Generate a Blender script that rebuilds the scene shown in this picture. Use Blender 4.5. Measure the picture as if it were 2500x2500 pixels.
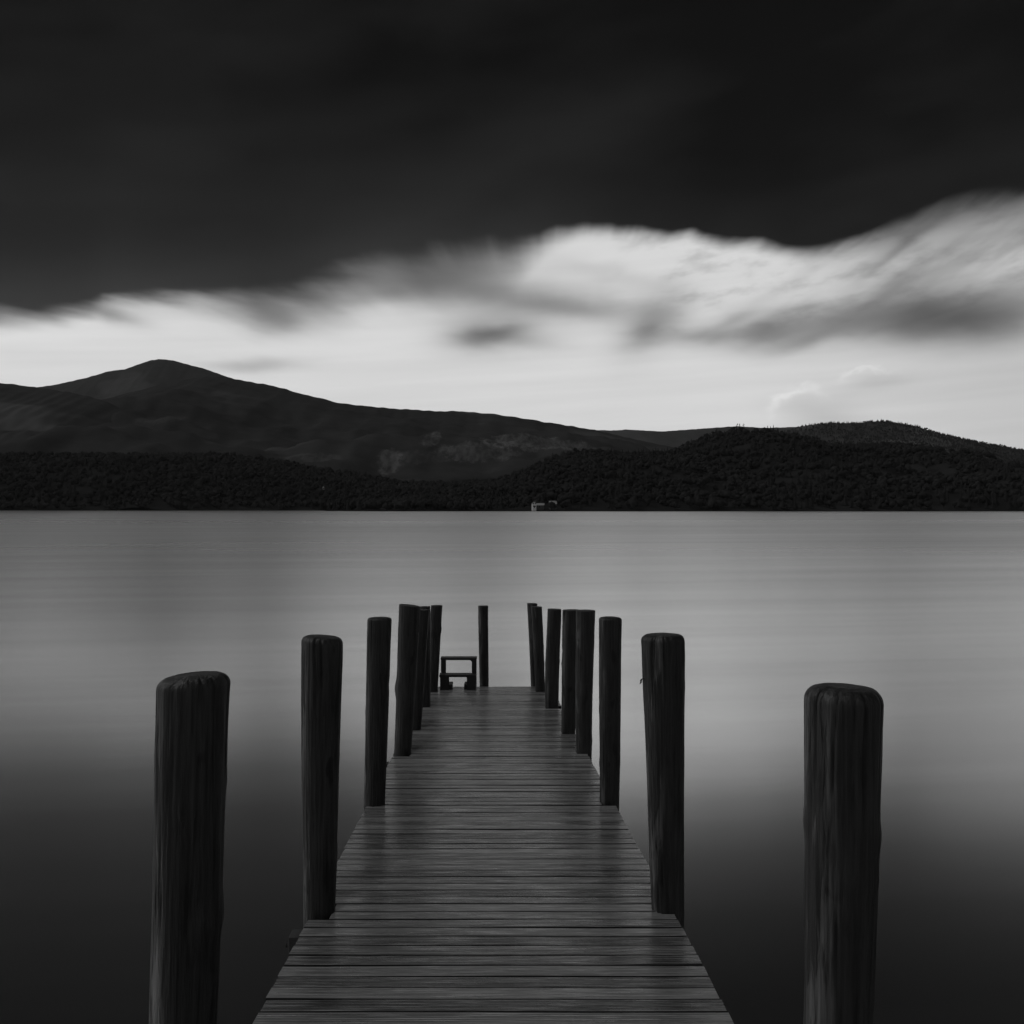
import bpy, bmesh, math, random
import numpy as np
from mathutils import Vector, noise

scene = bpy.context.scene
for o in list(bpy.data.objects):
    bpy.data.objects.remove(o)
COL = scene.collection
R = math.radians
random.seed(7)
rng = np.random.default_rng(11)

# ------------------------------------------------------------------ measures
F = 2520.0            # focal length in pixels of the 2500 px photograph
HOR = 1240.0          # row of the true horizon
ZC = 3.2              # camera above the lake (lake level z = 0)
CAMH = 1.76           # camera above the jetty at its foot
SLOPE = 0.0615        # the jetty runs down towards the lake
VPX = 1192.0          # where the jetty's edges meet
def P(px, py, d):     # point at distance d that lies on that line of sight
    return Vector(((px - 1250) / F * d, d, ZC - (py - HOR) / F * d))
def deck_z(d): return ZC - CAMH - SLOPE * d
def deck_cx(d): return (VPX - 1250) / F * d
def deck_d(py): return F * CAMH / (py - (HOR + SLOPE * F))

# ------------------------------------------------------------------ camera
cam = bpy.data.objects.new("camera", bpy.data.cameras.new("camera"))
COL.objects.link(cam)
cam.location = (0, 0, ZC)
cam.rotation_euler = (R(90), 0, 0)
cam.data.sensor_width = 36
cam.data.lens = 36 * F / 2500
cam.data.shift_y = -(1250 - HOR) / 2500
cam.data.clip_start = 0.05
cam.data.clip_end = 30000
scene.camera = cam
scene.view_settings.view_transform = 'Standard'
scene.view_settings.look = 'None'
scene.view_settings.exposure = 0.0
scene.view_settings.gamma = 1.0
scene.view_settings.use_curve_mapping = False

# ------------------------------------------------------------------ world: sky behind a dark cloud bank
SUN_AZ, SUN_EL = R(-72), R(38)        # veiled sun high on the left, a little ahead
world = bpy.data.worlds.new("World")
scene.world = world
world.use_nodes = True
wt = world.node_tree
wt.nodes.clear()

class S:
    """a float socket with arithmetic"""
    tree = wt
    def __init__(self, s): self.s = s
    @classmethod
    def op(cls, kind, *a, clamp=False):
        n = cls.tree.nodes.new('ShaderNodeMath'); n.operation = kind; n.use_clamp = clamp
        for i, v in enumerate(a):
            if isinstance(v, S): cls.tree.links.new(v.s, n.inputs[i])
            else: n.inputs[i].default_value = v
        return S(n.outputs[0])
    def __add__(a, b): return S.op('ADD', a, b)
    def __radd__(a, b): return S.op('ADD', b, a)
    def __sub__(a, b): return S.op('SUBTRACT', a, b)
    def __rsub__(a, b): return S.op('SUBTRACT', b, a)
    def __mul__(a, b): return S.op('MULTIPLY', a, b)
    def __rmul__(a, b): return S.op('MULTIPLY', b, a)
    def __truediv__(a, b): return S.op('DIVIDE', a, b)
    def exp(a): return S.op('POWER', math.e, a)
    def sat(a): return S.op('ADD', a, 0.0, clamp=True)
def smooth(lo, hi, v):
    n = S.tree.nodes.new('ShaderNodeMapRange'); n.interpolation_type = 'SMOOTHSTEP'
    for k, q in (('Value', v), ('From Min', lo), ('From Max', hi)):
        if isinstance(q, S): S.tree.links.new(q.s, n.inputs[k])
        else: n.inputs[k].default_value = q
    return S(n.outputs['Result'])
def comb(x, y, z=0.0):
    n = S.tree.nodes.new('ShaderNodeCombineXYZ')
    for i, q in enumerate((x, y, z)):
        if isinstance(q, S): S.tree.links.new(q.s, n.inputs[i])
        else: n.inputs[i].default_value = q
    return n.outputs[0]
def nz(vec, scale=1.0, detail=3.0, rough=0.5):
    n = S.tree.nodes.new('ShaderNodeTexNoise')
    n.inputs['Scale'].default_value = scale; n.inputs['Detail'].default_value = detail
    n.inputs['Roughness'].default_value = rough
    S.tree.links.new(vec, n.inputs['Vector'])
    return S(n.outputs['Fac'])
def curve(v, pts, lo, hi, vlo, vhi):
    """piecewise smooth function of v through pts"""
    n = S.tree.nodes.new('ShaderNodeFloatCurve')
    t = (v - lo) * (1.0 / (hi - lo))
    S.tree.links.new(t.s, n.inputs['Value'])
    c = n.mapping.curves[0]
    q = [((x - lo) / (hi - lo), (y - vlo) / (vhi - vlo)) for x, y in pts]
    c.points[0].location = q[0]; c.points[1].location = q[-1]
    for p in q[1:-1]: c.points.new(*p)
    n.mapping.use_clip = False
    n.mapping.update()
    return S(n.outputs[0]) * (vhi - vlo) + vlo

FA = 1950.0
def ax(px): return 966 + FA * math.atan((px - 966) / FA)           # azimuth, in 1/1950 rad
def ay(px, py): return 958.3 - FA * math.atan((958.3 - py) / math.hypot(FA, px - 966))

geo = wt.nodes.new('ShaderNodeTexCoord')
sep = wt.nodes.new('ShaderNodeSeparateXYZ')
wt.links.new(geo.outputs['Generated'], sep.inputs[0])
dx, dy, dz = S(sep.outputs[0]), S(sep.outputs[1]), S(sep.outputs[2])
az = S.op('ARCTAN2', dx, dy)
el = S.op('ARCSINE', dz)
X = az * FA + 966.0
Y = 958.3 - el * FA
# wind-drawn distortion
w1 = nz(comb(X * (1 / 260), Y * (1 / 70), 3.1), 1, 3)
w2 = nz(comb(X * (1 / 150), Y * (1 / 60), 9.7), 1, 4)
# streaks, leaning like the wisps of the photograph
# (long exposure: the clouds drift out of one point low on the lake's far side)
pxr, pyr = X - 1040.0, 850.0 - Y
ang = S.op('ARCTAN2', pyr, pxr)
rad = S.op('SQRT', pxr * pxr + pyr * pyr)
near = smooth(180.0, 560.0, rad)
sk = (nz(comb(ang * 6.0, rad * (1 / 420), 5.0), 1, 3, 0.5) - 0.5) * near + 0.5
sk2 = (nz(comb(ang * 9.0, rad * (1 / 260), 2.0), 1, 3, 0.5) - 0.5) * near * smooth(900.0, 1150.0, X) + 0.5
sh = nz(comb(X * (1 / 520), (Y + X * 0.06) * (1 / 30), 1.0), 1, 4, 0.55)
Xw = X + (w1 - 0.5) * 60.0
Yw = Y + (w2 - 0.5) * 30.0 + (sk - 0.5) * 40.0

edge_pts = [(-700, 600), (-100, 600), (100, 598), (161, 590), (215, 566), (260, 568), (330, 574), (430, 584), (500, 602), (600, 578), (700, 546),
            (800, 545), (900, 530), (965, 508), (1000, 484), (1050, 456), (1110, 436), (1200, 440), (1300, 447),
            (1350, 458), (1450, 472), (1530, 480), (1600, 478), (1700, 464), (1770, 440), (1850, 418), (1960, 405), (2400, 400), (2900, 480)]
edge_pts = [(ax(x), ay(x, y)) for x, y in edge_pts]
B = curve(X + (w1 - 0.5) * 50.0, edge_pts, edge_pts[0][0], edge_pts[-1][0], 0, 1000)
wid_pts = [(-700, 90), (0, 70), (200, 45), (330, 55), (500, 120), (700, 150), (850, 160), (960, 110), (1040, 56), (1150, 40), (1560, 46), (1700, 90), (1800, 110), (2900, 110)]
wid_pts = [(ax(x), y) for x, y in wid_pts]
W = curve(X, wid_pts, wid_pts[0][0], wid_pts[-1][0], 0, 300)
wl = nz(comb((X + Y * 0.9) * (1 / 330), (Y - X * 0.18) * (1 / 58), 8.0), 1, 4, 0.5)
wr = nz(comb((X - Y * 0.6) * (1 / 300), (Y + X * 0.62) * (1 / 80), 11.0), 1, 4, 0.5)
wrm = smooth(1420.0, 1700.0, X)
Yb = Y + (wr - 0.5) * 90.0 * wrm + (wl - 0.5) * 62.0 * smooth(1000.0, 650.0, X) + (w2 - 0.5) * 26.0 + (sk - 0.5) * (W * 0.25 + 30.0) + (sk2 - 0.5) * 26.0 * smooth(0.42, 0.68, w1)
below = smooth(-0.55, 0.45, (Yb - B) / W)                     # 1 under the bank, 0 in it
# the bank's own thickness
rise = (B - Y).sat() * 0.0 + S.op('MAXIMUM', B - Y, 0.0)
leftness = 1.0 - smooth(700.0, 1250.0, X)
cl = nz(comb(X * (1 / 520), (Y + X * 0.15) * (1 / 190), 2.0), 1, 4)
dark = 0.0075 + (rise * (-1 / 120.0)).exp() * (0.012 + leftness * 0.034) + (cl - 0.45) * 0.034 \
       - smooth(800.0, 1900.0, X) * 0.0075
dark = S.op('MAXIMUM', dark, 0.003)
# small clouds in the open strip: (x, y, rx, ry, lean, strength)
puffs = [(880, 545, 200, 40, 0.10, .60), (1075, 578, 130, 20, 0.06, .46), (690, 556, 120, 24, -0.2, .30), (510, 596, 70, 20, 0.2, .45),
         (925, 630, 76, 27, -0.05, .72), (890, 640, 40, 18, 0.1, .3), (965, 624, 40, 12, -0.2, .3), (195, 582, 55, 15, 0.25, .62), (1000, 645, 62, 12, 0.1, .22), (1228, 614, 54, 42, -0.4, .56), (1390, 600, 40, 9, -0.25, .25), (1560, 566, 60, 8, -0.2, .22), (1530, 640, 70, 12, -0.2, .3),
         (1330, 634, 100, 18, 0.0, .34), (1480, 614, 120, 30, -0.12, .46), (1600, 606, 120, 34, -0.1, .46),
         (1755, 592, 110, 40, 0.02, .82), (1880, 600, 120, 40, 0.0, .6), (1738, 505, 80, 16, -0.55, .36), (1690, 545, 60, 12, -0.4, .22),
         (475, 686, 75, 11, -0.06, .34), (1660, 722, 46, 11, -0.1, .17), (1545, 784, 62, 34, 0.1, .20), (1700, 470, 50, 10, -0.7, .3), (1450, 632, 50, 14, -0.2, .25),
         (1160, 520, 150, 16, 0.25, .14), (1440, 560, 100, 14, -0.5, .12), (320, 590, 120, 14, 0.1, .12)]
T = below
for x, y, rx, ry, ln, a in puffs:
    cx, cy = ax(x), ay(x, y)
    u = (Xw - cx) * (1 / rx)
    v = (Yw - cy - (Xw - cx) * ln) * (1 / ry)
    g = ((u * u + v * v) * -0.8).exp()
    T = T * (1.0 - g * a * (0.7 + sk * 0.6))
cu = nz(comb(X * (1 / 38), Y * (1 / 30), 7.0), 1, 4, 0.6)
cu2 = nz(comb(X * (1 / 45), Y * (1 / 30), 17.0), 1, 4, 0.6)
# bright rims of the low cumulus
for x, y, rx, ry, a in ((1520, 782, 62, 44, .20), (1655, 718, 60, 18, .12)):
    cx, cy = ax(x), ay(x, y)
    u = (Xw + (cu - 0.5) * 60.0 - cx) * (1 / rx); v = (Yw + (cu2 - 0.5) * 50.0 - cy) * (1 / ry)
    q = S.op('SQRT', u * u + v * v) - 1.0
    ring = ((q * q) * -28.0).exp() * smooth(0.5, -0.7, v) * smooth(0.9, -0.4, u)
    T = T * (1.0 + ring * a)
T = T * (1.0 - (sh - 0.4) * 0.22 * smooth(960.0, 800.0, Y))
T = T * (1.0 - smooth(0.38, 0.66, wr) * wrm * smooth(610.0, 520.0, Y) * 0.42)
mot = nz(comb((X - Y * 0.8) * (1 / 120), (Y + X * 0.22) * (1 / 42), 21.0), 1, 4, 0.55)
T = T * (1.0 - smooth(0.46, 0.72, mot) * smooth(1080.0, 1260.0, X) * smooth(690.0, 600.0, Y) * 0.26)
T = T * (1.0 - smooth(1350.0, 2000.0, X) * 0.2)
opening = T * 1.0
front = S.op('MAXIMUM', dark, opening)
front = dark + opening * (1.0 - dark)
# behind and beside the photographer: an even, thinner overcast
back = smooth(0.25, -0.45, dy)
over = 0.255 + (nz(comb(dx * 2, dy * 2, dz * 4), 1, 4) - 0.5) * 0.10
side = front + (0.03 - front) * smooth(0.75, 1.2, el)
T = side + (over - side) * back
T = S.op('MAXIMUM', T, 0.004)

sky = wt.nodes.new('ShaderNodeTexSky')
sky.sky_type = 'NISHITA'
sky.sun_disc = False
sky.sun_elevation = SUN_EL
sky.sun_rotation = SUN_AZ
sky.altitude = 100
sky.air_density = 1.0
sky.dust_density = 2.0
bw = wt.nodes.new('ShaderNodeRGBToBW')
wt.links.new(sky.outputs[0], bw.inputs[0])
lum = S(bw.outputs[0])
# thin high veil: evens the clear sky out
lum = lum * 0.1 + 6.8
tot = lum * T
bg = wt.nodes.new('ShaderNodeBackground')
bg.inputs['Strength'].default_value = 0.1
wt.links.new(tot.s, bg.inputs['Color'])
out = wt.nodes.new('ShaderNodeOutputWorld')
wt.links.new(bg.outputs[0], out.inputs['Surface'])
world.cycles.sampling_method = 'MANUAL'
world.cycles.sample_map_resolution = 1024

sun = bpy.data.objects.new("sun", bpy.data.lights.new("sun", 'SUN'))
COL.objects.link(sun)
sun.data.energy = 0.8
sun.data.angle = R(35)
sun.data.color = (1, 1, 1)
sdir = Vector((math.sin(SUN_AZ) * math.cos(SUN_EL), math.cos(SUN_AZ) * math.cos(SUN_EL), math.sin(SUN_EL)))
sun.rotation_euler = sdir.to_track_quat('Z', 'Y').to_euler()

# ------------------------------------------------------------------ helpers
def tag(o, label=None, cat=None, group=None, kind=None):
    if label: o['label'] = label
    if cat: o['category'] = cat
    if group: o['group'] = group
    if kind: o['kind'] = kind
    return o
def empty(name, loc):
    o = bpy.data.objects.new(name, None); COL.objects.link(o); o.location = loc
    o.empty_display_size = 0.2
    return o
def link_mesh(name, verts, faces, mat, parent=None, loc=(0, 0, 0), smooth_sh=True):
    me = bpy.data.meshes.new(name)
    me.from_pydata([tuple(v) for v in verts], [], [tuple(f) for f in faces])
    if smooth_sh: me.polygons.foreach_set('use_smooth', [True] * len(me.polygons))
    me.materials.append(mat); me.update()
    o = bpy.data.objects.new(name, me); COL.objects.link(o)
    o.location = loc
    if parent: o.parent = parent
    return o
def new_mat(name):
    m = bpy.data.materials.new(name); m.use_nodes = True
    t = m.node_tree
    b = t.nodes['Principled BSDF']
    S.tree = t
    return m, t, b
def ramp(t, sock, stops):
    n = t.nodes.new('ShaderNodeValToRGB')
    e = n.color_ramp.elements
    while len(e) < len(stops): e.new(0.5)
    for i, (p, v) in enumerate(stops):
        e[i].position = p; e[i].color = (v, v, v, 1)
    t.links.new(sock, n.inputs[0])
    return S(n.outputs[0])
def grey(t, v):
    return comb(v, v, v)
def coords(t, kind='Object'):
    n = t.nodes.new('ShaderNodeTexCoord')
    s = t.nodes.new('ShaderNodeSeparateXYZ')
    t.links.new(n.outputs[kind], s.inputs[0])
    return S(s.outputs[0]), S(s.outputs[1]), S(s.outputs[2])
def bump(t, b, h, strength, dist):
    n = t.nodes.new('ShaderNodeBump')
    n.inputs['Strength'].default_value = strength; n.inputs['Distance'].default_value = dist
    t.links.new(h.s, n.inputs['Height'])
    t.links.new(n.outputs[0], b.inputs['Normal'])

# ------------------------------------------------------------------ materials (the photograph is black and white)
def mat_post():
    m, t, b = new_mat('weathered_post_wood')
    x, y, z = coords(t)
    oi = t.nodes.new('ShaderNodeObjectInfo'); rnd = S(oi.outputs['Random'])
    fib = nz(comb(x * 70, y * 70, z * 2.2 + rnd * 40), 1, 5, 0.6)
    mid = nz(comb(x * 22, y * 22, z * 3.0 + rnd * 90), 1, 4, 0.6)
    big = nz(comb(x * 7 + rnd * 30, y * 7, z * 1.4), 1, 3, 0.5)
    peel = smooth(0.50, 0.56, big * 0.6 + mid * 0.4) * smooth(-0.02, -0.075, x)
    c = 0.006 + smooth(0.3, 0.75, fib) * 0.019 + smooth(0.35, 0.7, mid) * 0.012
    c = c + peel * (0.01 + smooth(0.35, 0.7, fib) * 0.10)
    crack = smooth(0.40, 0.33, mid)
    c = c * (1.0 - crack * 0.7)
    knot = nz(comb(x * 9 + rnd * 60, y * 9, z * 4.0), 1, 2)
    c = c * (1.0 - smooth(0.66, 0.71, knot) * 0.8)
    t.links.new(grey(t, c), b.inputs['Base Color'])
    b.inputs['Roughness'].default_value = 0.55
    b.inputs['Specular IOR Level'].default_value = 0.4
    bump(t, b, fib * 0.6 + mid * 0.9 - peel * 0.5, 0.9, 0.016)
    return m
def mat_deck():
    m, t, b = new_mat('weathered_deck_boards')
    x, y, z = coords(t)
    g = t.nodes.new('ShaderNodeNewGeometry'); rnd = S(g.outputs['Random Per Island'])
    fib = nz(comb(x * 1.6 + rnd * 50, y * 150, rnd * 20), 1, 5, 0.65)
    streak = nz(comb(x * 4.0 + rnd * 70, y * 60, rnd * 9), 1, 4, 0.6)
    blot = nz(comb(x * 1.5, y * 2.0, rnd * 0.6), 1, 4, 0.6)
    c = 0.006 + rnd * 0.07 + smooth(0.35, 0.7, fib) * 0.12 + smooth(0.48, 0.66, streak) * 0.20
    c = c * (0.22 + smooth(0.3, 0.7, blot) * 0.45)
    sp = 0.28 + rnd * 0.40 + smooth(0.42, 0.68, streak) * 0.45 + smooth(0.35, 0.7, fib) * 0.30
    t.links.new(sp.s, b.inputs['Specular IOR Level'])
    kn = nz(comb(x * 7 + rnd * 33, y * 26, rnd * 7), 1, 2)
    c = c * (1.0 - smooth(0.68, 0.74, kn) * 0.7)
    t.links.new(grey(t, c), b.inputs['Base Color'])
    r = 0.235 + smooth(0.35, 0.7, blot) * 0.08 + rnd * 0.08 - smooth(0.48, 0.66, streak) * 0.07 + (fib - 0.5) * 0.24
    t.links.new(r.s, b.inputs['Roughness'])
    b.inputs['IOR'].default_value = 3.0
    bump(t, b, fib * 0.6 + streak * 0.5, 0.12, 0.002)
    return m
def mat_beam():
    m, t, b = new_mat('dark_beam_wood')
    x, y, z = coords(t)
    f = nz(comb(x * 20, y * 3, z * 40), 1, 4)
    t.links.new(grey(t, 0.015 + f * 0.05), b.inputs['Base Color'])
    b.inputs['Roughness'].default_value = 0.75
    bump(t, b, f, 0.4, 0.004)
    return m
def mat_step():
    m, t, b = new_mat('dark_stained_step_wood')
    x, y, z = coords(t)
    f = nz(comb(x * 6, y * 60, z * 30), 1, 4)
    t.links.new(grey(t, 0.006 + f * 0.02), b.inputs['Base Color'])
    b.inputs['Roughness'].default_value = 0.55
    bump(t, b, f, 0.3, 0.003)
    return m
def mat_water():
    m, t, b = new_mat('lake_water')
    x, y, z = coords(t)
    # calm and wind-ruffled bands lying across the lake
    band = nz(comb(x * 0.006, (y - x * 0.10) * 0.035, 0.3), 1, 5, 0.55)
    fine = nz(comb(x * 0.035, (y - x * 0.10) * 1.3, 0.3), 1, 4, 0.6)
    strk = nz(comb(x * 0.022, (y - x * 0.16) * 0.22, 6.3), 1, 5, 0.6)
    far = nz(comb(x * 0.0016, y * 0.010, 4.3), 1, 4, 0.6)
    t.links.new(grey(t, 0.73 + (band - 0.5) * 0.16 + (strk - 0.5) * 0.56 + (fine - 0.5) * 0.14), b.inputs['Base Color'])
    r = 0.168 + smooth(1.0, 2.15, S.op('LOGARITHM', S.op('MAXIMUM', y, 1.0), 10.0)) * 0.13 + (band - 0.5) * 0.14 + (far - 0.5) * 0.14
    r = S.op('MAXIMUM', r, 0.06)
    t.links.new(r.s, b.inputs['Roughness'])
    b.inputs['Metallic'].default_value = 1.0
    n = t.nodes.new('ShaderNodeBump')
    t.nodes.remove(n)
    return m
def mat_hill(name, base, var, patch):
    m, t, b = new_mat(name)
    x, y, z = coords(t)
    a = nz(comb(x * 0.004, y * 0.004, z * 0.012), 1, 6, 0.6)
    c2 = nz(comb(x * 0.02, y * 0.02, z * 0.05), 1, 5, 0.6)
    f = nz(comb(x * 0.0022 + 5.0, y * 0.0022, z * 0.006), 1, 3, 0.5)
    v = base + (a - 0.5) * var + (c2 - 0.5) * var * 0.8 + smooth(0.55, 0.62, f) * patch
    t.links.new(grey(t, S.op('MAXIMUM', v, 0.008)), b.inputs['Base Color'])
    b.inputs['Roughness'].default_value = 1.0
    b.inputs['Specular IOR Level'].default_value = 0.0
    return m
def mat_leaf(name, lo, hi):
    m, t, b = new_mat(name)
    x, y, z = coords(t)
    a = nz(comb(x * 0.012, y * 0.012, z * 0.02), 1, 3)
    c2 = nz(comb(x * 0.25, y * 0.25, z * 0.25), 1, 3)
    g = t.nodes.new('ShaderNodeNewGeometry'); rnd = S(g.outputs['Random Per Island'])
    v = lo + (hi - lo) * (rnd * 0.5 + smooth(0.35, 0.65, a) * 0.4 + c2 * 0.3)
    t.links.new(grey(t, v), b.inputs['Base Color'])
    b.inputs['Roughness'].default_value = 1.0
    b.inputs['Specular IOR Level'].default_value = 0.0
    return m
def mat_flat(name, v, rough=0.8):
    m, t, b = new_mat(name)
    x, y, z = coords(t)
    f = nz(comb(x, y, z * 2), 1.5, 4)
    t.links.new(grey(t, v * 0.8 + f * v * 0.4), b.inputs['Base Color'])
    b.inputs['Roughness'].default_value = rough
    return m
M_POST, M_DECK, M_BEAM, M_STEP, M_WATER = mat_post(), mat_deck(), mat_beam(), mat_step(), mat_water()
M_FELL = mat_hill('far_fell_heather', 0.06, 0.03, 0.02)
M_SLOPE = mat_hill('fellside_bracken', 0.055, 0.045, 0.045)
M_WOODFLOOR = mat_hill('woodland_floor', 0.026, 0.014, 0.006)
M_LEAF = mat_leaf('dark_broadleaf_foliage', 0.018, 0.034)
M_NEEDLE = mat_leaf('dark_conifer_foliage', 0.018, 0.03)
M_BARK = mat_flat('bark', 0.04)
M_WHITE = mat_flat('whitewashed_wall', 0.6)
M_SLATE = mat_flat('pale_slate_roof', 0.3, 0.8)
M_SLATE2 = mat_flat('dark_slate_roof', 0.10, 0.6)
M_STONE = mat_flat('grey_stone_wall', 0.08)
M_PANE = mat_flat('dark_window_pane', 0.02, 0.2)
M_EDGE = mat_flat('shaded_board_edge', 0.012, 0.95)
M_IRON = mat_flat('rusty_bolt_iron', 0.05, 0.5)

# ------------------------------------------------------------------ lake
v = [(-8000, -300, 0), (8000, -300, 0), (8000, 6600, 0), (-8000, 6600, 0)]
tag(link_mesh('lake', v, [(0, 1, 2, 3)], M_WATER), kind='structure')

# ------------------------------------------------------------------ hills
def sines(seed, n, lam):
    r = np.random.default_rng(seed)
    a = r.uniform(0, 2 * np.pi, n); ph = r.uniform(0, 2 * np.pi, n)
    k = 2 * np.pi / (lam * r.uniform(0.6, 1.6, n))
    def f(x, y):
        s = 0
        for i in range(n):
            s = s + np.sin(x * k[i] * np.cos(a[i]) + y * k[i] * np.sin(a[i]) + ph[i])
        return s / math.sqrt(n)
    return f
class Hill:
    def __init__(self, name, ridge, yr, yf, mat, power=1.25, rough=1.0, seed=1, drop=0.0, nx=420, label=None):
        self.yr, self.yf, self.power = yr, yf, power
        px = np.array([p[0] for p in ridge], float); py = np.array([p[1] for p in ridge], float) + drop
        self.rx = (px - 966) / FA * yr
        self.rh = (958.3 - py) / FA * yr + ZC
        self.n1, self.n2, self.n3 = sines(seed, 7, 520), sines(seed + 50, 9, 150), sines(seed + 90, 9, 40)
        self.rough = rough
        x0, x1 = self.rx[0], self.rx[-1]
        xs = np.linspace(x0, x1, nx)
        ts = np.concatenate([np.linspace(0, 1, 70), np.linspace(1, 1.6, 16)[1:]])
        Xg, Tg = np.meshgrid(xs, ts)
        Yg = yf + (yr - yf) * Tg
        Zg = self.z(Xg, Yg)
        V = np.stack([Xg, Yg, Zg], -1).reshape(-1, 3)
        nt = len(ts)
        idx = np.arange(nt * nx).reshape(nt, nx)
        Fc = np.stack([idx[:-1, :-1], idx[:-1, 1:], idx[1:, 1:], idx[1:, :-1]], -1).reshape(-1, 4)
        self.ob = tag(link_mesh(name, V.tolist(), Fc.tolist(), mat), kind='structure')
    def locate(self, px, py):
        for t in np.linspace(0, 1, 400):
            y = self.yf + (self.yr - self.yf) * t; x = (px - 966) / FA * y
            z = float(self.z(np.array([x]), np.array([y]))[0])
            if 958.3 - (z - ZC) / y * FA <= py: break
        return x, y, z
    def z(self, x, y):
        yf = self.yf + self.n2(x, 0 * x) * 9 + self.n3(x, 0 * x + 50) * 4
        t = (y - yf) / (self.yr - yf)
        h = np.interp(x, self.rx, self.rh)
        h = h + self.n3(x, 0 * x) * 1.2 * self.rough
        prof = np.where(t <= 1, np.clip(t, 0, 1) ** self.power, np.clip(1 - ((t - 1) / 0.6) ** 1.5, 0, 1))
        mid = np.clip(4 * t * (1 - t), 0, 1)
        n = self.n1(x, y) * 22 + self.n2(x, y) * 10 + self.n3(x, y) * 2.5
        return np.maximum(-0.7, h * prof + n * mid * self.rough * np.clip(np.abs(h) / 150, 0.1, 1) - 1.5 * (1 - np.clip(t * 12, 0, 1)))

peak = [(-420, 800), (-200, 770), (0, 738), (100, 726), (161, 713), (205, 700), (235, 696), (270, 684), (285, 679), (298, 677), (315, 678), (335, 682),
        (380, 694), (415, 706), (450, 718), (520, 732), (600, 760), (700, 800), (820, 850), (900, 900)]
fell = [(-420, 900), (-100, 850), (100, 800), (160, 775), (215, 748), (260, 737), (300, 726), (340, 717), (388, 710), (420, 711), (450, 716), (500, 725),
        (540, 734), (575, 745), (610, 752), (640, 760), (690, 766), (730, 770), (800, 774), (870, 776), (930, 781),
        (1010, 792), (1070, 803), (1110, 809), (1180, 824), (1260, 842), (1350, 862), (1500, 890), (1700, 930)]
leftspur = [(-420, 690), (-200, 705), (0, 722), (120, 738), (161, 746), (200, 757), (250, 785), (290, 812), (340, 838), (430, 870), (520, 905), (620, 950)]
midridge = [(800, 860), (950, 820), (1050, 812), (1110, 811), (1160, 812), (1182, 810), (1250, 814), (1330, 808), (1390, 804), (1440, 807),
            (1480, 806), (1530, 804), (1580, 806), (1700, 820), (1900, 850), (2350, 900)]
eastridge = [(1380, 860), (1450, 825), (1510, 803), (1530, 798), (1570, 795), (1620, 795), (1655, 791), (1690, 794), (1730, 801), (1770, 814), (1850, 832),
             (1932, 846), (2100, 870), (2350, 905)]
knoll = [(560, 975), (700, 957), (800, 935), (900, 912), (960, 894), (1000, 880), (1040, 858), (1080, 848), (1140, 848), (1180, 854), (1260, 850),
         (1310, 829), (1350, 813), (1390, 808), (1450, 809), (1490, 815), (1530, 832), (1580, 836), (1680, 836), (1720, 841),
         (1770, 860), (1850, 884), (1932, 900), (2100, 915), (2350, 925)]
lowwood = [(-420, 845), (0, 850), (161, 853), (300, 852), (430, 852), (520, 863), (600, 880), (690, 892), (760, 906), (830, 908), (960, 902), (1060, 908), (1200, 930), (1400, 960), (1500, 972)]
hFar = Hill('far_ridge', midridge, 5600, 4200, M_FELL, seed=3, rough=0.7)
def mat_fellside():
    """bracken slope with pale pasture and bare rock scars"""
    m = mat_hill('fellside_bracken_and_scars', 0.045, 0.05, 0.03)
    t = m.node_tree; S.tree = t; b = t.nodes['Principled BSDF']
    old = S(b.inputs['Base Color'].links[0].from_socket)
    bwn = t.nodes.new('ShaderNodeRGBToBW'); t.links.new(old.s, bwn.inputs[0]); v = S(bwn.outputs[0])
    x, y, z = coords(t)
    n = nz(comb(x * 0.03, y * 0.01, z * 0.03), 1, 5, 0.7)
    n2 = nz(comb(x * 0.09, y * 0.02, z * 0.05), 1, 4, 0.6)
    for px, py, rx, rz, a in ((738, 872, 26, 26, .06), (812, 828, 16, 24, .05), (1010, 838, 100, 22, .06), (900, 850, 80, 22, .045),
                              (790, 860, 60, 14, .02), (590, 862, 60, 10, .025), (300, 790, 40, 12, .02)):
        p = hFell.locate(px, py)
        k = p[1] / FA
        u = (x - p[0]) * (1 / (rx * k)); w = (z - p[2]) * (1 / (rz * k))
        v = v + smooth(1.15, 0.5, u * u + w * w + (n - 0.5) * 4.5) * smooth(0.25, 0.7, n2) * 1.5 * a
    t.links.new(grey(t, v), b.inputs['Base Color'])
    return m
hPeak = Hill('fell_peak', peak, 4300, 3000, M_FELL, seed=4, rough=0.8)
hFell = Hill('fellside', fell, 3000, 1450, M_SLOPE, seed=5, rough=0.9, power=1.15)
hFell.ob.data.materials[0] = mat_fellside()
hSpur = Hill('hill_spur', leftspur, 2400, 1380, M_SLOPE, seed=6, rough=0.7)
hEast = Hill('wooded_ridge', eastridge, 3700, 2500, M_SLOPE, seed=7, rough=0.6, drop=3)
hKnoll = Hill('wooded_knoll', knoll, 1700, 960, M_WOODFLOOR, seed=8, rough=0.8, drop=9, power=0.95)
hLow = Hill('shore_terrain', lowwood, 1760, 1230, M_WOODFLOOR, seed=9, rough=0.5, drop=10, power=0.8)

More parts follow.
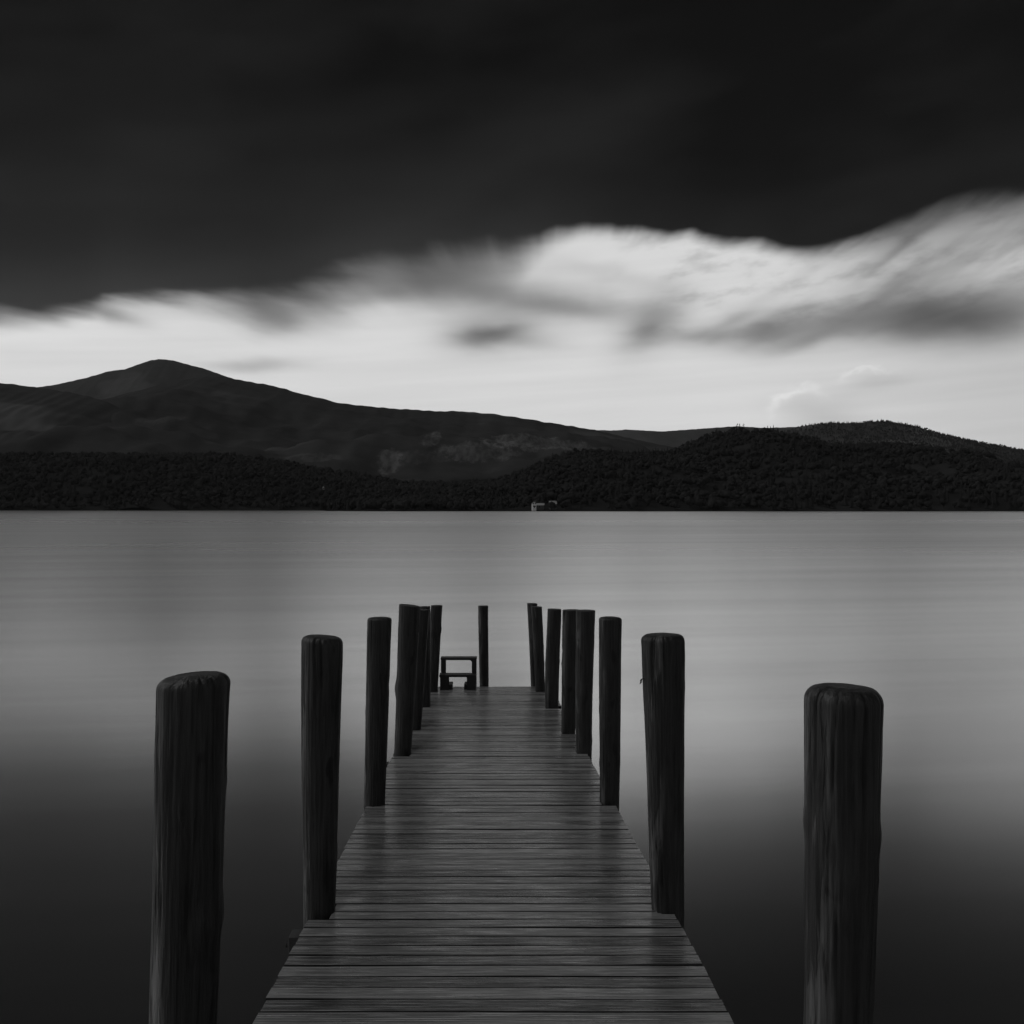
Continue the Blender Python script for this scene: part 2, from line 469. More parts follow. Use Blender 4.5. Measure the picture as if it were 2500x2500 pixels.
# ------------------------------------------------------------------ woods (one mass per hill)
ICO_V = []
_p = (1 + 5 ** .5) / 2
for a in (-1, 1):
    for b_ in (-_p, _p):
        ICO_V += [(0, a, b_), (a, b_, 0), (b_, 0, a)]
_bm = bmesh.new(); bmesh.ops.create_icosphere(_bm, subdivisions=1, radius=1)
ICO_V = np.array([v.co[:] for v in _bm.verts]); ICO_F = np.array([[v.index for v in f.verts] for f in _bm.faces]); _bm.free()
def broadleaf(r, n=5, det=1):
    Vs, Fs, off = [], [], 0
    for i in range(n):
        a = r.uniform(0, 6.28); q = r.uniform(0, .30) if i else 0
        s = r.uniform(.18, .30) if i else .32
        c = np.array([q * math.cos(a), q * math.sin(a), r.uniform(.38, .80) if i else .6])
        v = ICO_V * s * r.uniform(.7, 1.25, (len(ICO_V), 1)) * np.array([1, 1, 1.0]) + c
        Vs.append(v); Fs.append(ICO_F + off); off += len(v)
    k = 5
    ang = np.arange(k) * 2 * np.pi / k
    lo = np.stack([.03 * np.cos(ang), .03 * np.sin(ang), np.full(k, -.05)], -1)
    hi = np.stack([.02 * np.cos(ang), .02 * np.sin(ang), np.full(k, .5)], -1)
    Vs.append(np.concatenate([lo, hi]))
    for i in range(k):
        j = (i + 1) % k
        Fs.append(np.array([[off + i, off + j, off + k + j], [off + i, off + k + j, off + k + i]]))
    return np.concatenate(Vs), np.concatenate(Fs)
def conifer(r, tiers=6, k=7):
    Vs, Fs, off = [], [], 0
    for i in range(tiers):
        f = i / tiers
        zb, zt = .10 + .80 * f, .10 + .80 * f + .30 * (1 - f * .5)
        rad = .21 * (1 - f) ** .9 + .025
        ang = np.arange(k) * 2 * np.pi / k + r.uniform(0, 1)
        rr = rad * r.uniform(.65, 1.2, k)
        v = np.stack([rr * np.cos(ang), rr * np.sin(ang), zb + r.uniform(-.03, .03, k)], -1)
        Vs.append(np.concatenate([v, [[0, 0, min(zt, 1.0)]]])); 
        Fs.append(np.array([[off + j, off + (j + 1) % k, off + k] for j in range(k)])); off += k + 1
    return np.concatenate(Vs), np.concatenate(Fs)
PR = np.random.default_rng(5)
PROTO_B = [broadleaf(PR) for _ in range(10)]
PROTO_C = [conifer(PR) for _ in range(6)]
def wood(name, hill, xr, tr, count, hgt, p_con, mat, keep=None, seed=1):
    r = np.random.default_rng(seed)
    xs = r.uniform(xr[0], xr[1], count); ts = r.uniform(tr[0], tr[1], count)
    ys = hill.yf + (hill.yr - hill.yf) * ts
    dens = sines(seed + 7, 6, 160)(xs, ys)
    ok = (dens > -1.7) | (ts < .22)
    if keep is not None: ok &= keep(xs, ys)
    xs, ys = xs[ok], ys[ok]
    zs = hill.z(xs, ys)
    Vs, Fs, off = [], [], 0
    con = sines(seed + 17, 5, 220)(xs, ys) * .25 + r.uniform(0, 1, len(xs))
    for x, y, z, c in zip(xs, ys, zs, con):
        if z < 0.3: continue
        pr = PROTO_C if c < p_con else PROTO_B
        v, f = pr[r.integers(len(pr))]
        h = r.uniform(*hgt) * (1.15 if pr is PROTO_C else 1)
        w = h * r.uniform(.85, 1.35)
        a = r.uniform(0, 6.28); ca, sa = math.cos(a), math.sin(a)
        q = np.empty_like(v)
        q[:, 0] = (v[:, 0] * ca - v[:, 1] * sa) * w + x
        q[:, 1] = (v[:, 0] * sa + v[:, 1] * ca) * w + y
        q[:, 2] = v[:, 2] * h + z - .4
        Vs.append(q); Fs.append(f + off); off += len(v)
    V = np.concatenate(Vs); Fa = np.concatenate(Fs)
    me = bpy.data.meshes.new(name)
    me.vertices.add(len(V)); me.vertices.foreach_set('co', V.ravel())
    me.loops.add(len(Fa) * 3); me.loops.foreach_set('vertex_index', Fa.ravel().astype(np.int32))
    me.polygons.add(len(Fa)); me.polygons.foreach_set('loop_start', np.arange(len(Fa), dtype=np.int32) * 3)
    me.update(calc_edges=True); me.validate()
    me.materials.append(mat)
    o = bpy.data.objects.new(name, me); COL.objects.link(o)
    return tag(o, kind='stuff')
GX, GY, GZ = hLow.locate(609.5, 924)
def xp(px, d): return (px - 966) / FA * d
knoll_wood = wood('knoll_woodland', hKnoll, (xp(600, 1700), xp(2250, 1700)), (.0, 1.06), 11500, (6.5, 12), .3, M_LEAF, seed=21,
                  keep=lambda x, y: ~((y < 1005) & (y > 966) & (np.abs(x / y * FA + 966 - 1025) < 34)))
tag(knoll_wood, 'dark mixed woodland covering the low knoll on the right far shore', 'woodland')
low_wood = wood('shore_woodland', hLow, (xp(-300, 1760), xp(1300, 1760)), (.0, 1.05), 8500, (6.5, 12.5), .22, M_LEAF, seed=22,
                keep=lambda x, y: ~((np.abs(x - GX) < 7) & (y > GY - 75) & (y < GY + 6)))
tag(low_wood, 'dark strip of woodland along the far shore below the fell', 'woodland')
east_wood = wood('ridge_plantation', hEast, (xp(1450, 3700), xp(2150, 3700)), (.40, 1.03), 9000, (5.5, 9), .8, M_NEEDLE, seed=23)
tag(east_wood, 'distant conifer plantation on the ridge at the right skyline', 'woodland')

# ------------------------------------------------------------------ single trees on the skyline
def tube(pts, rad, k=6):
    V, Fc = [], []
    for i, (p, r_) in enumerate(zip(pts, rad)):
        for j in range(k):
            a = 2 * math.pi * j / k
            V.append((p[0] + r_ * math.cos(a), p[1] + r_ * math.sin(a), p[2]))
    for i in range(len(pts) - 1):
        for j in range(k):
            q = (j + 1) % k
            Fc.append((i * k + j, i * k + q, (i + 1) * k + q, (i + 1) * k + j))
    return V, Fc
def leaf_cloud(r, centres, n, size):
    V, Fc = [], []
    for c, s in centres:
        for _ in range(n):
            d = r.normal(0, 1, 3); d /= np.linalg.norm(d); d *= r.uniform(.35, 1) ** .6
            p = np.array(c) + d * np.array(s)
            a = r.normal(0, 1, 3); a /= np.linalg.norm(a); b_ = np.cross(a, r.normal(0, 1, 3)); b_ /= np.linalg.norm(b_)
            l = size * r.uniform(.6, 1.4); i = len(V)
            V += [tuple(p - a * l - b_ * l * .5), tuple(p + a * l - b_ * l * .5), tuple(p + a * l * .6 + b_ * l * .7), tuple(p - a * l * .8 + b_ * l * .6)]
            Fc.append((i, i + 1, i + 2, i + 3))
    return V, Fc
def skyline_tree(name, hill, px, py_top, t, shape, label, group, width=1.0, hmin=5.0, lean=0.0, seed=0):
    """a single tree standing on the hill, as tall as its top shows"""
    r = np.random.default_rng(seed + 400)
    y = hill.yf + (hill.yr - hill.yf) * t
    x = xp(px, y)
    z = float(hill.z(np.array([x]), np.array([y]))[0])
    top = (958.3 - py_top) / FA * y + ZC
    h = max(hmin, top - z)
    if h > 24: z = top - 24; h = 24
    root = empty(name, (x, y, z - .3))
    V, Fc = tube([(0, 0, 0), (lean * h * .5, 0, h * .5), (lean * h, 0, h * .97)], [h * .022, h * .015, h * .004])
    link_mesh('trunk', V, Fc, M_BARK, root)
    if shape == 'conifer':
        V, Fc = [], []
        tiers = 11
        for i in range(tiers):
            f = i / tiers
            k = 9
            zb = h * (.12 + .84 * f); rad = h * width * (.19 * (1 - f) + .018)
            zt = zb + h * .16
            o_ = len(V)
            for j in range(k):
                a = 2 * math.pi * (j + r.uniform(-.3, .3)) / k
                q = rad * r.uniform(.45, 1.25)
                V.append((lean * zb + q * math.cos(a), q * math.sin(a), zb + r.uniform(-.03, .02) * h))
            V.append((lean * zt, 0, min(zt, h)))
            Fc += [(o_ + j, o_ + (j + 1) % k, o_ + k) for j in range(k)]
        link_mesh('crown', V, Fc, M_NEEDLE, root, smooth_sh=False)
    elif shape == 'sparse':
        V, Fc = leaf_cloud(r, [((lean * h * f + r.uniform(-.06, .06) * h, r.uniform(-.06, .06) * h, h * f), (h * .07 * width, h * .07, h * .11)) for f in (.3, .45, .6, .75, .9)], 16, h * .03)
        link_mesh('crown', V, Fc, M_NEEDLE, root, smooth_sh=False)
        for f in (.4, .55, .7, .82):
            sgn = r.choice([-1, 1])
            v2, f2 = tube([(lean * h * f, 0, h * f), (lean * h * f + sgn * h * .13, 0, h * (f + .08))], [h * .008, h * .003], 4)
            link_mesh('limb', v2, f2, M_BARK, root)
    else:
        cs = [((r.uniform(-.25, .25) * h * width, r.uniform(-.2, .2) * h, h * r.uniform(.38, .85)), (h * .17 * width, h * .17, h * .14)) for _ in range(9)]
        cs.append(((0, 0, h * .86), (h * .16 * width, h * .15, h * .13)))
        V, Fc = leaf_cloud(r, cs, 60, h * .035)
        link_mesh('crown', V, Fc, M_LEAF, root, smooth_sh=False)
    return tag(root, label, 'tree', group)
KG = 'trees on the knoll skyline'
D = 1.294   # photograph pixels to the 1932 px grid
for i, (px, pt, lean, w, lab) in enumerate([
        (1795 / D, 1033 / D, .22, .7, 'thin sparse tree leaning right on the knoll top, left of its leaning twin'),
        (1800 / D, 1033.5 / D, .28, .7, 'thin sparse tree leaning right on the knoll top, right of its leaning twin'),
        (1817 / D, 1033.5 / D, .0, 1.3, 'open crowned taller tree standing alone beside two leaning trees on the knoll')]):
    skyline_tree('sparse_tree', hKnoll, px, pt, .985, 'sparse', lab, KG, w, 9, lean, i)
for i, (px, pt, w, lab) in enumerate([
        (1812 / D, 1042 / D, 1.2, 'low bushy tree tucked against the taller open tree on the knoll'),
        (1712 / D, 1065 / D, 1.1, 'round bushy tree on the knoll slope left of its summit'),
        (1944 / D, 1055 / D, 1.4, 'broad dark tree clump on the right shoulder of the knoll'),
        (1405 / D, 1092 / D, 1.2, 'rounded dark tree on the low shoulder left of the knoll'),
        (1335 / D, 1120 / D, 1.3, 'wide bushy tree where the wooded shoulder drops to the valley')]):
    skyline_tree('bushy_tree', hKnoll, px, pt, .98, 'bushy', lab, KG, w, 9, 0, 20 + i)
for i, (px, pt, lab) in enumerate([
        (1875 / D, 1037 / D, 'leftmost of three spiky conifers poking into the bright sky right of the summit'),
        (1882 / D, 1039 / D, 'middle and shortest of three spiky conifers poking into the bright sky'),
        (1889 / D, 1035.5 / D, 'rightmost and tallest of three spiky conifers poking into the bright sky'),
        (1899 / D, 1043 / D, 'dark conifer just below the three spiky conifers on the knoll'),
        (1917 / D, 1048 / D, 'pointed conifer halfway down the right shoulder of the knoll'),
        (1949 / D, 1052 / D, 'pointed conifer beside the broad tree clump on the right shoulder'),
        (1730 / D, 1061 / D, 'small pointed conifer on the left slope of the knoll summit')]):
    skyline_tree('conifer', hKnoll, px, pt, .985, 'conifer', lab, KG, .75, 10, 0, 40 + i)
CG = 'row of conifers in the dip left of the knoll'
for i in range(22):
    px = 1148 + i * 5.6 + random.uniform(-1.6, 1.6)
    pt = np.interp(px, [1145, 1180, 1260], [846, 849, 843]) + random.uniform(-3, 4)
    skyline_tree('conifer', hKnoll, px, pt, .97, 'conifer', 'small pointed conifer in the dark row filling the dip left of the knoll', CG, .8, 9, 0, 80 + i)
LG = 'conifers standing out of the left shore wood'
for i, (px, pt) in enumerate([(655, 884), (662, 886), (690, 888), (697, 892), (735, 897)]):
    skyline_tree('conifer', hLow, px, pt, .95, 'conifer', 'pointed conifer standing out of the shore wood below the rocky gully', LG, .8, 10, 0, 120 + i)

# ------------------------------------------------------------------ cottages on the far shore
def box(bm, x0, x1, y0, y1, z0, z1):
    vs = [bm.verts.new(p) for p in ((x0, y0, z0), (x1, y0, z0), (x1, y1, z0), (x0, y1, z0), (x0, y0, z1), (x1, y0, z1), (x1, y1, z1), (x0, y1, z1))]
    for f in ((0, 3, 2, 1), (4, 5, 6, 7), (0, 1, 5, 4), (1, 2, 6, 5), (2, 3, 7, 6), (3, 0, 4, 7)):
        bm.faces.new([vs[i] for i in f])
def bm_obj(name, bm, mat, parent=None, loc=(0, 0, 0), bevel=0.0):
    if bevel:
        bmesh.ops.bevel(bm, geom=list(bm.edges), offset=bevel, segments=2, affect='EDGES', profile=.6)
    bmesh.ops.recalc_face_normals(bm, faces=bm.faces)
    me = bpy.data.meshes.new(name); bm.to_mesh(me); bm.free(); me.materials.append(mat)
    o = bpy.data.objects.new(name, me); COL.objects.link(o); o.location = loc
    if parent: o.parent = parent
    return o
def cottage(px, py, y, w, dp, hw, hr, wall_m, roof_m, label, rot=0.0, gable=False):
    x = xp(px, y); z = (958.3 - py) / FA * y + ZC
    root = empty('cottage', (x, y, z)); root.rotation_euler.z = rot
    bm = bmesh.new(); box(bm, -w / 2, w / 2, -dp / 2, dp / 2, -3, hw)
    if gable:
        for s in (-1, 1):
            a = [bm.verts.new(p) for p in ((-w / 2, s * dp / 2, hw), (w / 2, s * dp / 2, hw), (0, s * dp / 2, hw + hr * .97))]
            bm.faces.new(a if s < 0 else a[::-1])
    else:
        for s in (-1, 1):
            a = [bm.verts.new(p) for p in ((s * w / 2, -dp / 2, hw), (s * w / 2, dp / 2, hw), (s * w / 2, 0, hw + hr * .97))]
            bm.faces.new(a if s > 0 else a[::-1])
    bm_obj('wall', bm, wall_m, root)
    bm = bmesh.new(); e = .4; th = .25
    for s in (-1, 1):
        if gable:
            q = [(s * (w / 2 + e), -dp / 2 - e, hw - e * hr / (w / 2)), (s * (w / 2 + e), dp / 2 + e, hw - e * hr / (w / 2)), (0, dp / 2 + e, hw + hr), (0, -dp / 2 - e, hw + hr)]
        else:
            q = [(-w / 2 - e, s * (dp / 2 + e), hw - e * hr / (dp / 2)), (w / 2 + e, s * (dp / 2 + e), hw - e * hr / (dp / 2)), (w / 2 + e, 0, hw + hr), (-w / 2 - e, 0, hw + hr)]
        lo = [bm.verts.new(p) for p in q]; hi = [bm.verts.new((p[0], p[1], p[2] + th)) for p in q]
        bm.faces.new(lo); bm.faces.new(hi[::-1])
        for i in range(4): bm.faces.new([lo[i], lo[(i + 1) % 4], hi[(i + 1) % 4], hi[i]])
    ro = bm_obj('roof', bm, roof_m, root)
    bm = bmesh.new(); box(bm, w * .3, w * .3 + .9, -.4, .5, hw + hr * .4, hw + hr + 1.1)
    bm_obj('chimney', bm, M_STONE, ro)
    for i in (-1, 1):
        for zz in ((1.1, 2.2),) if hw < 4 else ((1.0, 2.1), (3.4, 4.5)):
            bm = bmesh.new(); box(bm, i * w * .25 - .45, i * w * .25 + .45, -dp / 2 - .05, -dp / 2 + .05, zz[0], zz[1])
            bm_obj('window', bm, M_PANE, root)
    bm = bmesh.new(); box(bm, -.5, .5, -dp / 2 - .06, -dp / 2 + .04, 0, 2.1)
    bm_obj('door', bm, M_PANE, root)
    return tag(root, label, 'house', 'cottages on the far shore')
YB = 972
cottage(1007.5, 958.2, YB, 3.6, 7, 4.0, 1.6, M_WHITE, M_SLATE2, 'narrow white gabled cottage by the water on the far shore', 0.1, True)
cottage(1019, 957.6, YB + 8, 8, 5.5, 2.2, 1.7, M_STONE, M_SLATE, 'low grey cottage with dull roof between the white cottage and the pale roofed house', -.15)
cottage(1043, 955.3, YB + 6, 6.5, 6, 2.4, 2.6, M_STONE, M_SLATE, 'grey stone house with pale slate roof by the far shore', 0.12)
cottage(609.5, 924, GY, 2.2, 5, 3.6, 1.6, M_WHITE, M_SLATE2, 'tiny white gable glimpsed among dark trees above the far shore', 0.2, True)

# ------------------------------------------------------------------ posts
# side, (left, right) x and y of the top, (left, right) x and y where it meets the deck, rounded top, tilt, label
POSTS = [
 ('L', (391, 563, 1648), (373, 537, 2290), 2.95, .034, -.06, 'thick round topped post nearest on the left, standing clear in dark water'),
 ('R', (1970, 2154, 1677), (1964, 2131, 2290), 2.85, .040, .03, 'thickest round topped post nearest on the right, with pale worn left edge'),
 ('L', (736, 838, 1554), (741, 817, 2237), None, .034, .07, 'second post on the left, with slanting rounded top and narrower foot'),
 ('R', (1565, 1670, 1549), (1591, 1669, 2232), None, .034, -.01, 'second post on the right, pale peeled patch and twig stub on its left side'),
 ('L', (898, 957, 1508), (888, 940, 1969), None, .022, .0, 'third post on the left, round shouldered, leaning slightly right'),
 ('R', (1462, 1517, 1507), (1464, 1512, 1963), None, .022, .02, 'third post on the right, round shouldered and upright with gap on both sides'),
 ('L', (975, 1026, 1478), (962, 1004, 1845), None, .004, .12, 'flat topped post on the left with a knot bulging from its left edge'),
 ('R', (1406, 1452, 1490), (1406, 1445, 1840), None, .004, .0, 'flat topped post on the right, nearer of two that touch, beside a beam end'),
 ('L', (1012, 1049, 1488), (992, 1028, 1783), None, .004, .05, 'post on the left half hidden behind the knotted post'),
 ('R', (1373, 1414, 1489), (1370, 1404, 1790), None, .004, -.02, 'flat topped post on the right, farther of two that touch at the top'),
 ('L', (1018, 1050, 1481), (1020, 1051, 1727), None, .004, -.03, 'post on the left mostly hidden, its edge showing before the leaning end post'),
 ('R', (1337, 1371, 1487), (1330, 1364, 1729), None, .004, .04, 'flat topped post on the right leaning right, alone between touching pairs'),
 ('L', (1052, 1080, 1478), (1040, 1068, 1690), None, .004, .0, 'post on the left leaning right, just left of the wooden step'),
 ('R', (1297, 1323, 1481), (1307, 1331, 1689), None, .004, .02, 'post on the right leaning left, overlapping the farthest right post'),
 ('L', (1167, 1192, 1479), (1171, 1193, 1676), 15.86, .003, .0, 'lone slim post at the far end right of the wooden step'),
 ('R', (1287, 1312, 1473), (1296, 1318, 1675), 15.86, .004, .03, 'farthest slim post on the right leaning left, partly behind its neighbour'),
]
post_info = []
def make_post(k, side, top, base, d, rnd, tilt, label):
    if d is None:
        d = deck_d(base[2])
        d += (base[1] - base[0]) / F * d / 2
    cb = P((base[0] + base[1]) / 2, base[2], d); ct = P((top[0] + top[1]) / 2, top[2], d)
    rb, rt = (base[1] - base[0]) / F * d / 2, (top[1] - top[0]) / F * d / 2
    h = ct.z - cb.z
    zlow = -0.7 - cb.z
    nr = 170 if k < 2 else (130 if k < 6 else 90)
    ns = 132 if k < 6 else 60
    off = Vector((k * 7.3, k * 3.1, 0))
    kr = random.Random(k * 13 + 1)
    knots = [(kr.uniform(.05, .95) * h, kr.uniform(0, 6.28), kr.choice((-.06, .04, .06))) for _ in range(12)]
    splits = [(kr.uniform(0, 6.28), kr.uniform(.035, .07), kr.uniform(.25, .7), kr.uniform(.05, .14)) for _ in range(3)] + [(kr.uniform(3.6, 5.8), .04, kr.uniform(.3, .8), .10) for _ in range(2)]
    V, Fc = [], []
    rings = [(zlow + (h - rnd * 1.0 - zlow) * i / nr, 1.0) for i in range(nr + 1)]
    m = 7
    for i in range(1, m + 1):                                    # worn, rounded rim
        a = math.pi / 2 * i / m
        rings.append((h - rnd + rnd * math.sin(a), 1.0 - (rnd / rt) * (1 - math.cos(a))))
    for q in (.75, .5, .25):
        rings.append((h + (.003 if rnd > .01 else 0.0), rings[nr + m][1] * q))
    for z, sc in rings:
        f = z / h
        rr = rb + (rt - rb) * max(-.3, min(1, f))
        cx = (ct.x - cb.x) * f
        bend = noise.noise(Vector((0, k * 5.7, z * .9))) * rr * .10
        for j in range(ns):
            a = 2 * math.pi * j / ns
            ca, sa = math.cos(a), math.sin(a)
            pv = Vector((ca * 1.1, sa * 1.1, z * .9)) + off
            low = noise.noise(pv) * .06
            fib = noise.noise(Vector((ca * 9, sa * 9, z * 1.1)) + off) * .020
            fine = noise.noise(Vector((ca * 16, sa * 16, z * 7)) + off) * .016
            ck = noise.noise(Vector((ca * 5.5, sa * 5.5, z * .55 + 20)) + off)
            crack = -max(0, 0.06 - abs(ck)) * (.7 if rnd > .01 else .4)
            s = 1 + low + fib + fine + crack
            if label.startswith('flat topped post on the left with a knot'):
                dz_ = (z - (P(0, 1679, d).z - cb.z)) / .075
                s += .20 * math.exp(-dz_ * dz_) * max(0, -ca) ** 3
            for kz, ka, ks in knots:
                s += ks * math.exp(-((z - kz) / .035) ** 2 - ((((a - ka + math.pi) % (2 * math.pi)) - math.pi) / .35) ** 2)
            for ka, kw, kl, kd in splits:                         # drying splits running down from the top
                da = ((a - ka + .12 * noise.noise(Vector((z * 3, ka, k))) + math.pi) % (2 * math.pi)) - math.pi
                if abs(da) < kw * 2 and z > h - kl:
                    s -= kd * max(0, 1 - abs(da) / kw) * min(1, (z - h + kl) / (kl * .6))
            if f > .8:                                            # chipped, worn rim
                s += noise.noise(Vector((ca * 3, sa * 3, k * 9.1 + z * 6))) * .05 * (f - .8) / .2
            q = rr * sc * s
            lx = q * ca
            V.append((cx + bend + lx, q * sa, z - tilt * lx * max(0, (f - .6) / .4)))
    n = len(rings)
    for i in range(n - 1):
        for j in range(ns):
            j2 = (j + 1) % ns
            Fc.append((i * ns + j, i * ns + j2, (i + 1) * ns + j2, (i + 1) * ns + j))
    Fc.append(tuple((n - 1) * ns + j for j in range(ns)))
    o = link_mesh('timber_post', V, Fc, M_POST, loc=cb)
    tag(o, label, 'post', 'timber posts lining the jetty')
    if k == 3:                                                    # the splinter on the second right post
        pz = P(0, 1657, d).z - cb.z
        x0 = (ct.x - cb.x) * pz / h - (rb + (rt - rb) * pz / h)
        v2, f2 = tube([(x0 + .01, -.02, pz + .012), (x0 - .012, -.03, pz), (x0 - .014, -.035, pz - .016), (x0 - .02, -.035, pz - .022)], [.006, .005, .004, .002])
        link_mesh('splinter', v2, f2, M_POST, o)
    post_info.append((side, cb.x, d, max(rb, rt) if d < 6 else rb, rb))
for k, p in enumerate(POSTS): make_post(k, *p)

# ------------------------------------------------------------------ jetty
jetty = empty('jetty', (deck_cx(8), 8, deck_z(8)))
tag(jetty, 'narrow grooved timber jetty running out over the lake between posts', 'jetty')
JO = Vector(jetty.location)
EL, ER = -.915, .957
END = 15.80
pitch, bw_, th = .1215, .1105, .038
V, Fc = [], []
d = END - pitch
rj = random.Random(3)
NG = 6
FM = []
while d > -2.0:
    zoff = rj.uniform(-.002, .002); rot = rj.uniform(-.0022, .0022); roll = rj.uniform(-.022, .022)
    cx = deck_cx(d)
    xl = cx + EL + rj.uniform(-.004, .004); xr = cx + ER + rj.uniform(-.004, .004)
    for side, px_, pd, rmx, rb in post_info:
        if pd - rb < d + bw_ / 2 < pd + rb and pd < END:
            if side == 'L': xl = max(xl, px_ + rb * .9)
            else: xr = min(xr, px_ - rb * .9)
    # ribbed cross-section
    prof = [(0.0, -.008), (.002, -.003), (.006, 0)]
    gw = (bw_ - .016) / NG
    for g in range(NG):
        a = .008 + g * gw
        prof += [(a + gw * .18, 0.0), (a + gw * .32, -.0045), (a + gw * .48, -.0045), (a + gw * .62, 0.0)]
    prof += [(bw_ - .006, 0), (bw_ - .002, -.003), (bw_, -.008)]
    np_ = len(prof)
    nx = 26
    base = len(V)
    for i in range(nx + 1):
        x = xl + (xr - xl) * i / nx
        sag = noise.noise(Vector((x * 1.1, d * 9, 1))) * .0035
        for (py_, pz) in prof:
            y = d + py_ + rot * (x - cx) + noise.noise(Vector((x * .8, d * 5, 4))) * .0022
            wear = noise.noise(Vector((x * 5, (d + py_) * 60, 2))) * .00018
            V.append((x - JO.x, y - JO.y, deck_z(y) + pz + zoff + roll * (py_ - bw_ / 2) + sag + wear - JO.z))
        for py_ in (bw_, 0.0):
            y = d + py_ + rot * (x - cx)
            V.append((x - JO.x, y - JO.y, deck_z(y) - th + zoff - JO.z))
    m = np_ + 2
    for i in range(nx):
        for j in range(m):
            j2 = (j + 1) % m
            Fc.append((base + i * m + j, base + (i + 1) * m + j, base + (i + 1) * m + j2, base + i * m + j2))
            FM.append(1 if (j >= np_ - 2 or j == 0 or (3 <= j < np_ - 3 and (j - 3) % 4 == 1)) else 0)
    Fc.append(tuple(base + j for j in range(m)))
    Fc.append(tuple(base + nx * m + j for j in reversed(range(m))))
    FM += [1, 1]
    d -= pitch
deck = link_mesh('deck', V, Fc, M_DECK, jetty, smooth_sh=False)
deck.data.materials.append(M_EDGE)       # gap and groove shade painted dark on board edges and groove floors
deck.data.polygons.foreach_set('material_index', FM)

def sloped_bar(name, x_of, y0, y1, zt, w, h, mat, parent):
    bm = bmesh.new()
    ends = []
    for y in (y0, y1):
        x = x_of(y); z = deck_z(y) + zt
        ends.append([bm.verts.new((x + sx * w / 2 - JO.x, y - JO.y, z + sz - JO.z)) for sx, sz in ((-1, 0), (1, 0), (1, -h), (-1, -h))])
    a, b_ = ends
    bm.faces.new(a); bm.faces.new(b_[::-1])
    for i in range(4): bm.faces.new([a[i], b_[i], b_[(i + 1) % 4], a[(i + 1) % 4]])
    return bm_obj(name, bm, mat, parent)
for off in (-.58, .02, .62):
    sloped_bar('stringer', lambda y, o=off: deck_cx(y) + o, -2, END - .01, -.046, .09, .16, M_BEAM, jetty)
# bearers under the stringers, their ends standing out beside the posts
left = [p for p in post_info if p[0] == 'L' and p[2] < END]
for side, px_, pd, rmx, rb in left:
    y = pd - rb - .12; d_ = pd
    cx = deck_cx(y); z = deck_z(y) - .043
    bm = bmesh.new()
    box(bm, cx + EL + .03 - JO.x, cx + ER - .03 - JO.x, y - .045 - JO.y, y + .045 - JO.y, z - .20 - JO.z, z - .168 + .16 * 0 - JO.z)
    bm_obj('bearer', bm, M_BEAM, jetty)
    for s, ex in ((-1, cx + EL - .012), (1, cx + ER - .012)):
        if not ((5 < d_ < 6 and s < 0) or 9 < d_ < 10.5): continue
        bm = bmesh.new()
        box(bm, ex - .06 - JO.x, ex + .03 - JO.x, y - .05 - JO.y, y + .05 - JO.y, z - .13 - JO.z, z - .002 - JO.z)
        e = bm_obj('bearer_end', bm, M_BEAM, jetty, bevel=.006)
        v2, f2 = [], []
        for i, xx in enumerate((0, .02)):
            for j in range(8):
                a = j * math.pi / 4
                v2.append((ex - JO.x + s * .045 + s * xx + (-.015 if s < 0 else -.015), y - JO.y + .014 * math.cos(a), z - .06 - JO.z + .014 * math.sin(a)))
        f2 = [(j, (j + 1) % 8, 8 + (j + 1) % 8, 8 + j) for j in range(8)] + [tuple(range(8)), tuple(range(15, 7, -1))]
        link_mesh('bolt', v2, f2, M_IRON, e)

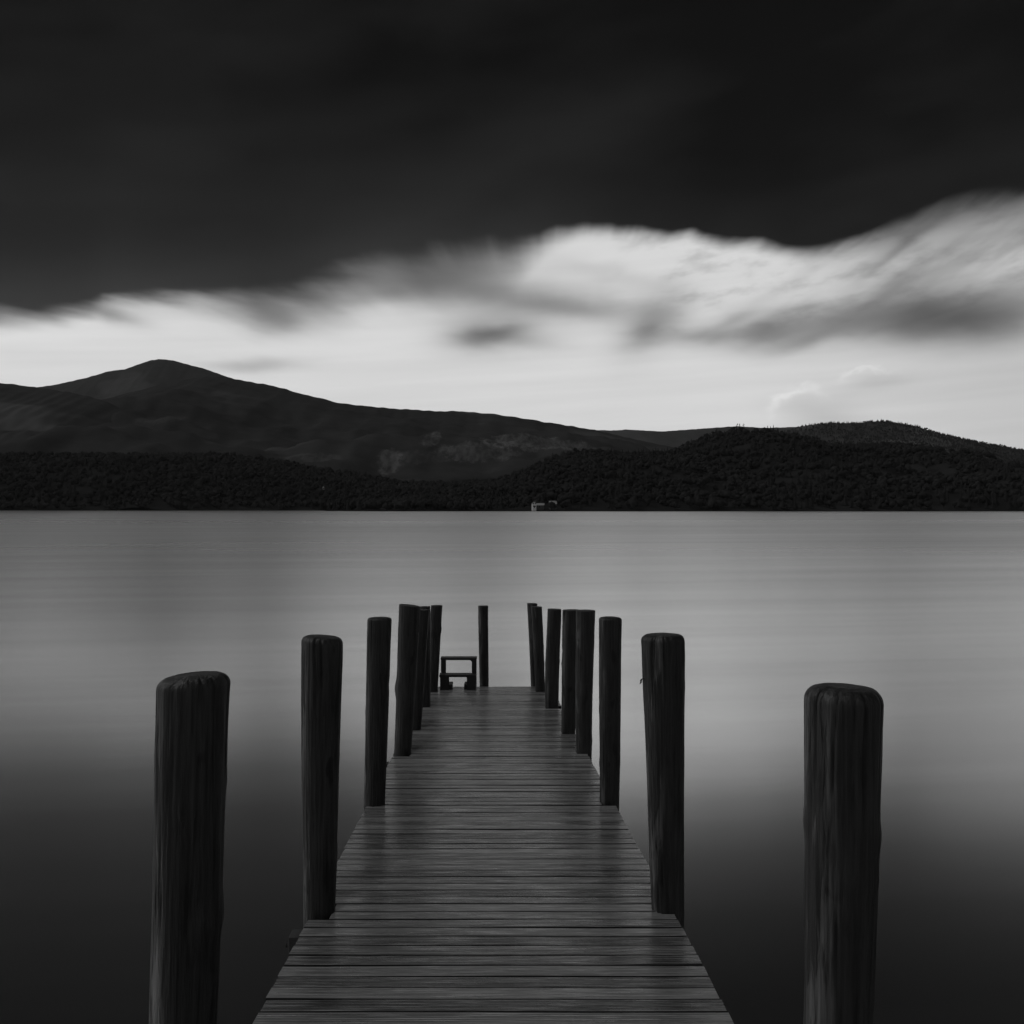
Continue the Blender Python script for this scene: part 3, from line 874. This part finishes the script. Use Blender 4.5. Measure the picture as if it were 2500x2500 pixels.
# ------------------------------------------------------------------ boarding step at the end
sd = 15.42
u = sd / F
def sx(px): return (px - 1250) * u
cxs = sx(1119)
zb = deck_z(sd)
step = empty('boarding_step', (cxs, sd, zb))
tag(step, 'small dark two tread wooden step standing at the end of the jetty', 'step')
hw = 44 * u
zt1, zt2 = 38.5 * u, 74.5 * u
def part(name, x0, x1, y0, y1, z0, z1, bev=.003):
    bm = bmesh.new(); box(bm, x0, x1, y0, y1, z0, z1)
    return bm_obj(name, bm, M_STEP, step, bevel=bev)
sl = lambda y: -SLOPE * y
part('tread', -hw - .006, hw, -.14, .06, zt1 - .034, zt1)
part('tread', -hw, hw, .062, .26, zt2 - .032, zt2)
for s in (-1, 1):
    a, b_ = sorted((s * hw * .985, s * (hw - 22.5 * u)))
    part('front_leg', a, b_, -.12, -.075, sl(-.12) + .0, zt1 - .036)
    a, b_ = sorted((s * hw * .985, s * (hw - 11.6 * u)))
    part('rear_leg', a, b_, .20, .245, sl(.2), zt2 - .034)
    a, b_ = sorted((s * hw * .985, s * (hw - 11.6 * u)))
    part('upper_post', a, b_, .064, .105, zt1 + .001, zt2 - .034)
    a, b_ = sorted((s * hw * .975, s * (hw - 29.5 * u)))
    part('foot_block', a, b_, -.072, .19, sl(-.072) + .0, 13.5 * u)
    a, b_ = sorted((s * hw * .96, s * (hw * .96 - .04)))
    part('side_rail', a, b_, -.07, .058, zt1 - .11, zt1 - .036)
for y0, zz, xx in ((-.07, zt1 - .036, hw - 22.5 * u), (.07, zt2 - .034, hw - 11.6 * u)):
    bm = bmesh.new()
    a = [bm.verts.new((xx, y0 + q, zz)) for q in (0, .02)] + [bm.verts.new((xx - .022, y0 + q, zz)) for q in (0, .02)] + [bm.verts.new((xx, y0 + q, zz - .022)) for q in (0, .02)]
    bm.faces.new((a[0], a[2], a[4])); bm.faces.new((a[1], a[5], a[3])); bm.faces.new((a[2], a[3], a[5], a[4])); bm.faces.new((a[0], a[1], a[3], a[2])); bm.faces.new((a[0], a[4], a[5], a[1]))
    bm_obj('corner_bracket', bm, M_STEP, step)

# ------------------------------------------------------------------ the air over the lake
hm = bpy.data.materials.new('lake_haze'); hm.use_nodes = True
hm.node_tree.nodes.clear()
pv = hm.node_tree.nodes.new('ShaderNodeVolumePrincipled')
pv.inputs['Color'].default_value = (.9, .9, .9, 1)
pv.inputs['Density'].default_value = 1.7e-5
ho = hm.node_tree.nodes.new('ShaderNodeOutputMaterial')
hm.node_tree.links.new(pv.outputs[0], ho.inputs['Volume'])
bm = bmesh.new(); box(bm, -8400, 8400, -500, 6800, -1.0, 760)
tag(bm_obj('haze', bm, hm), kind='stuff')
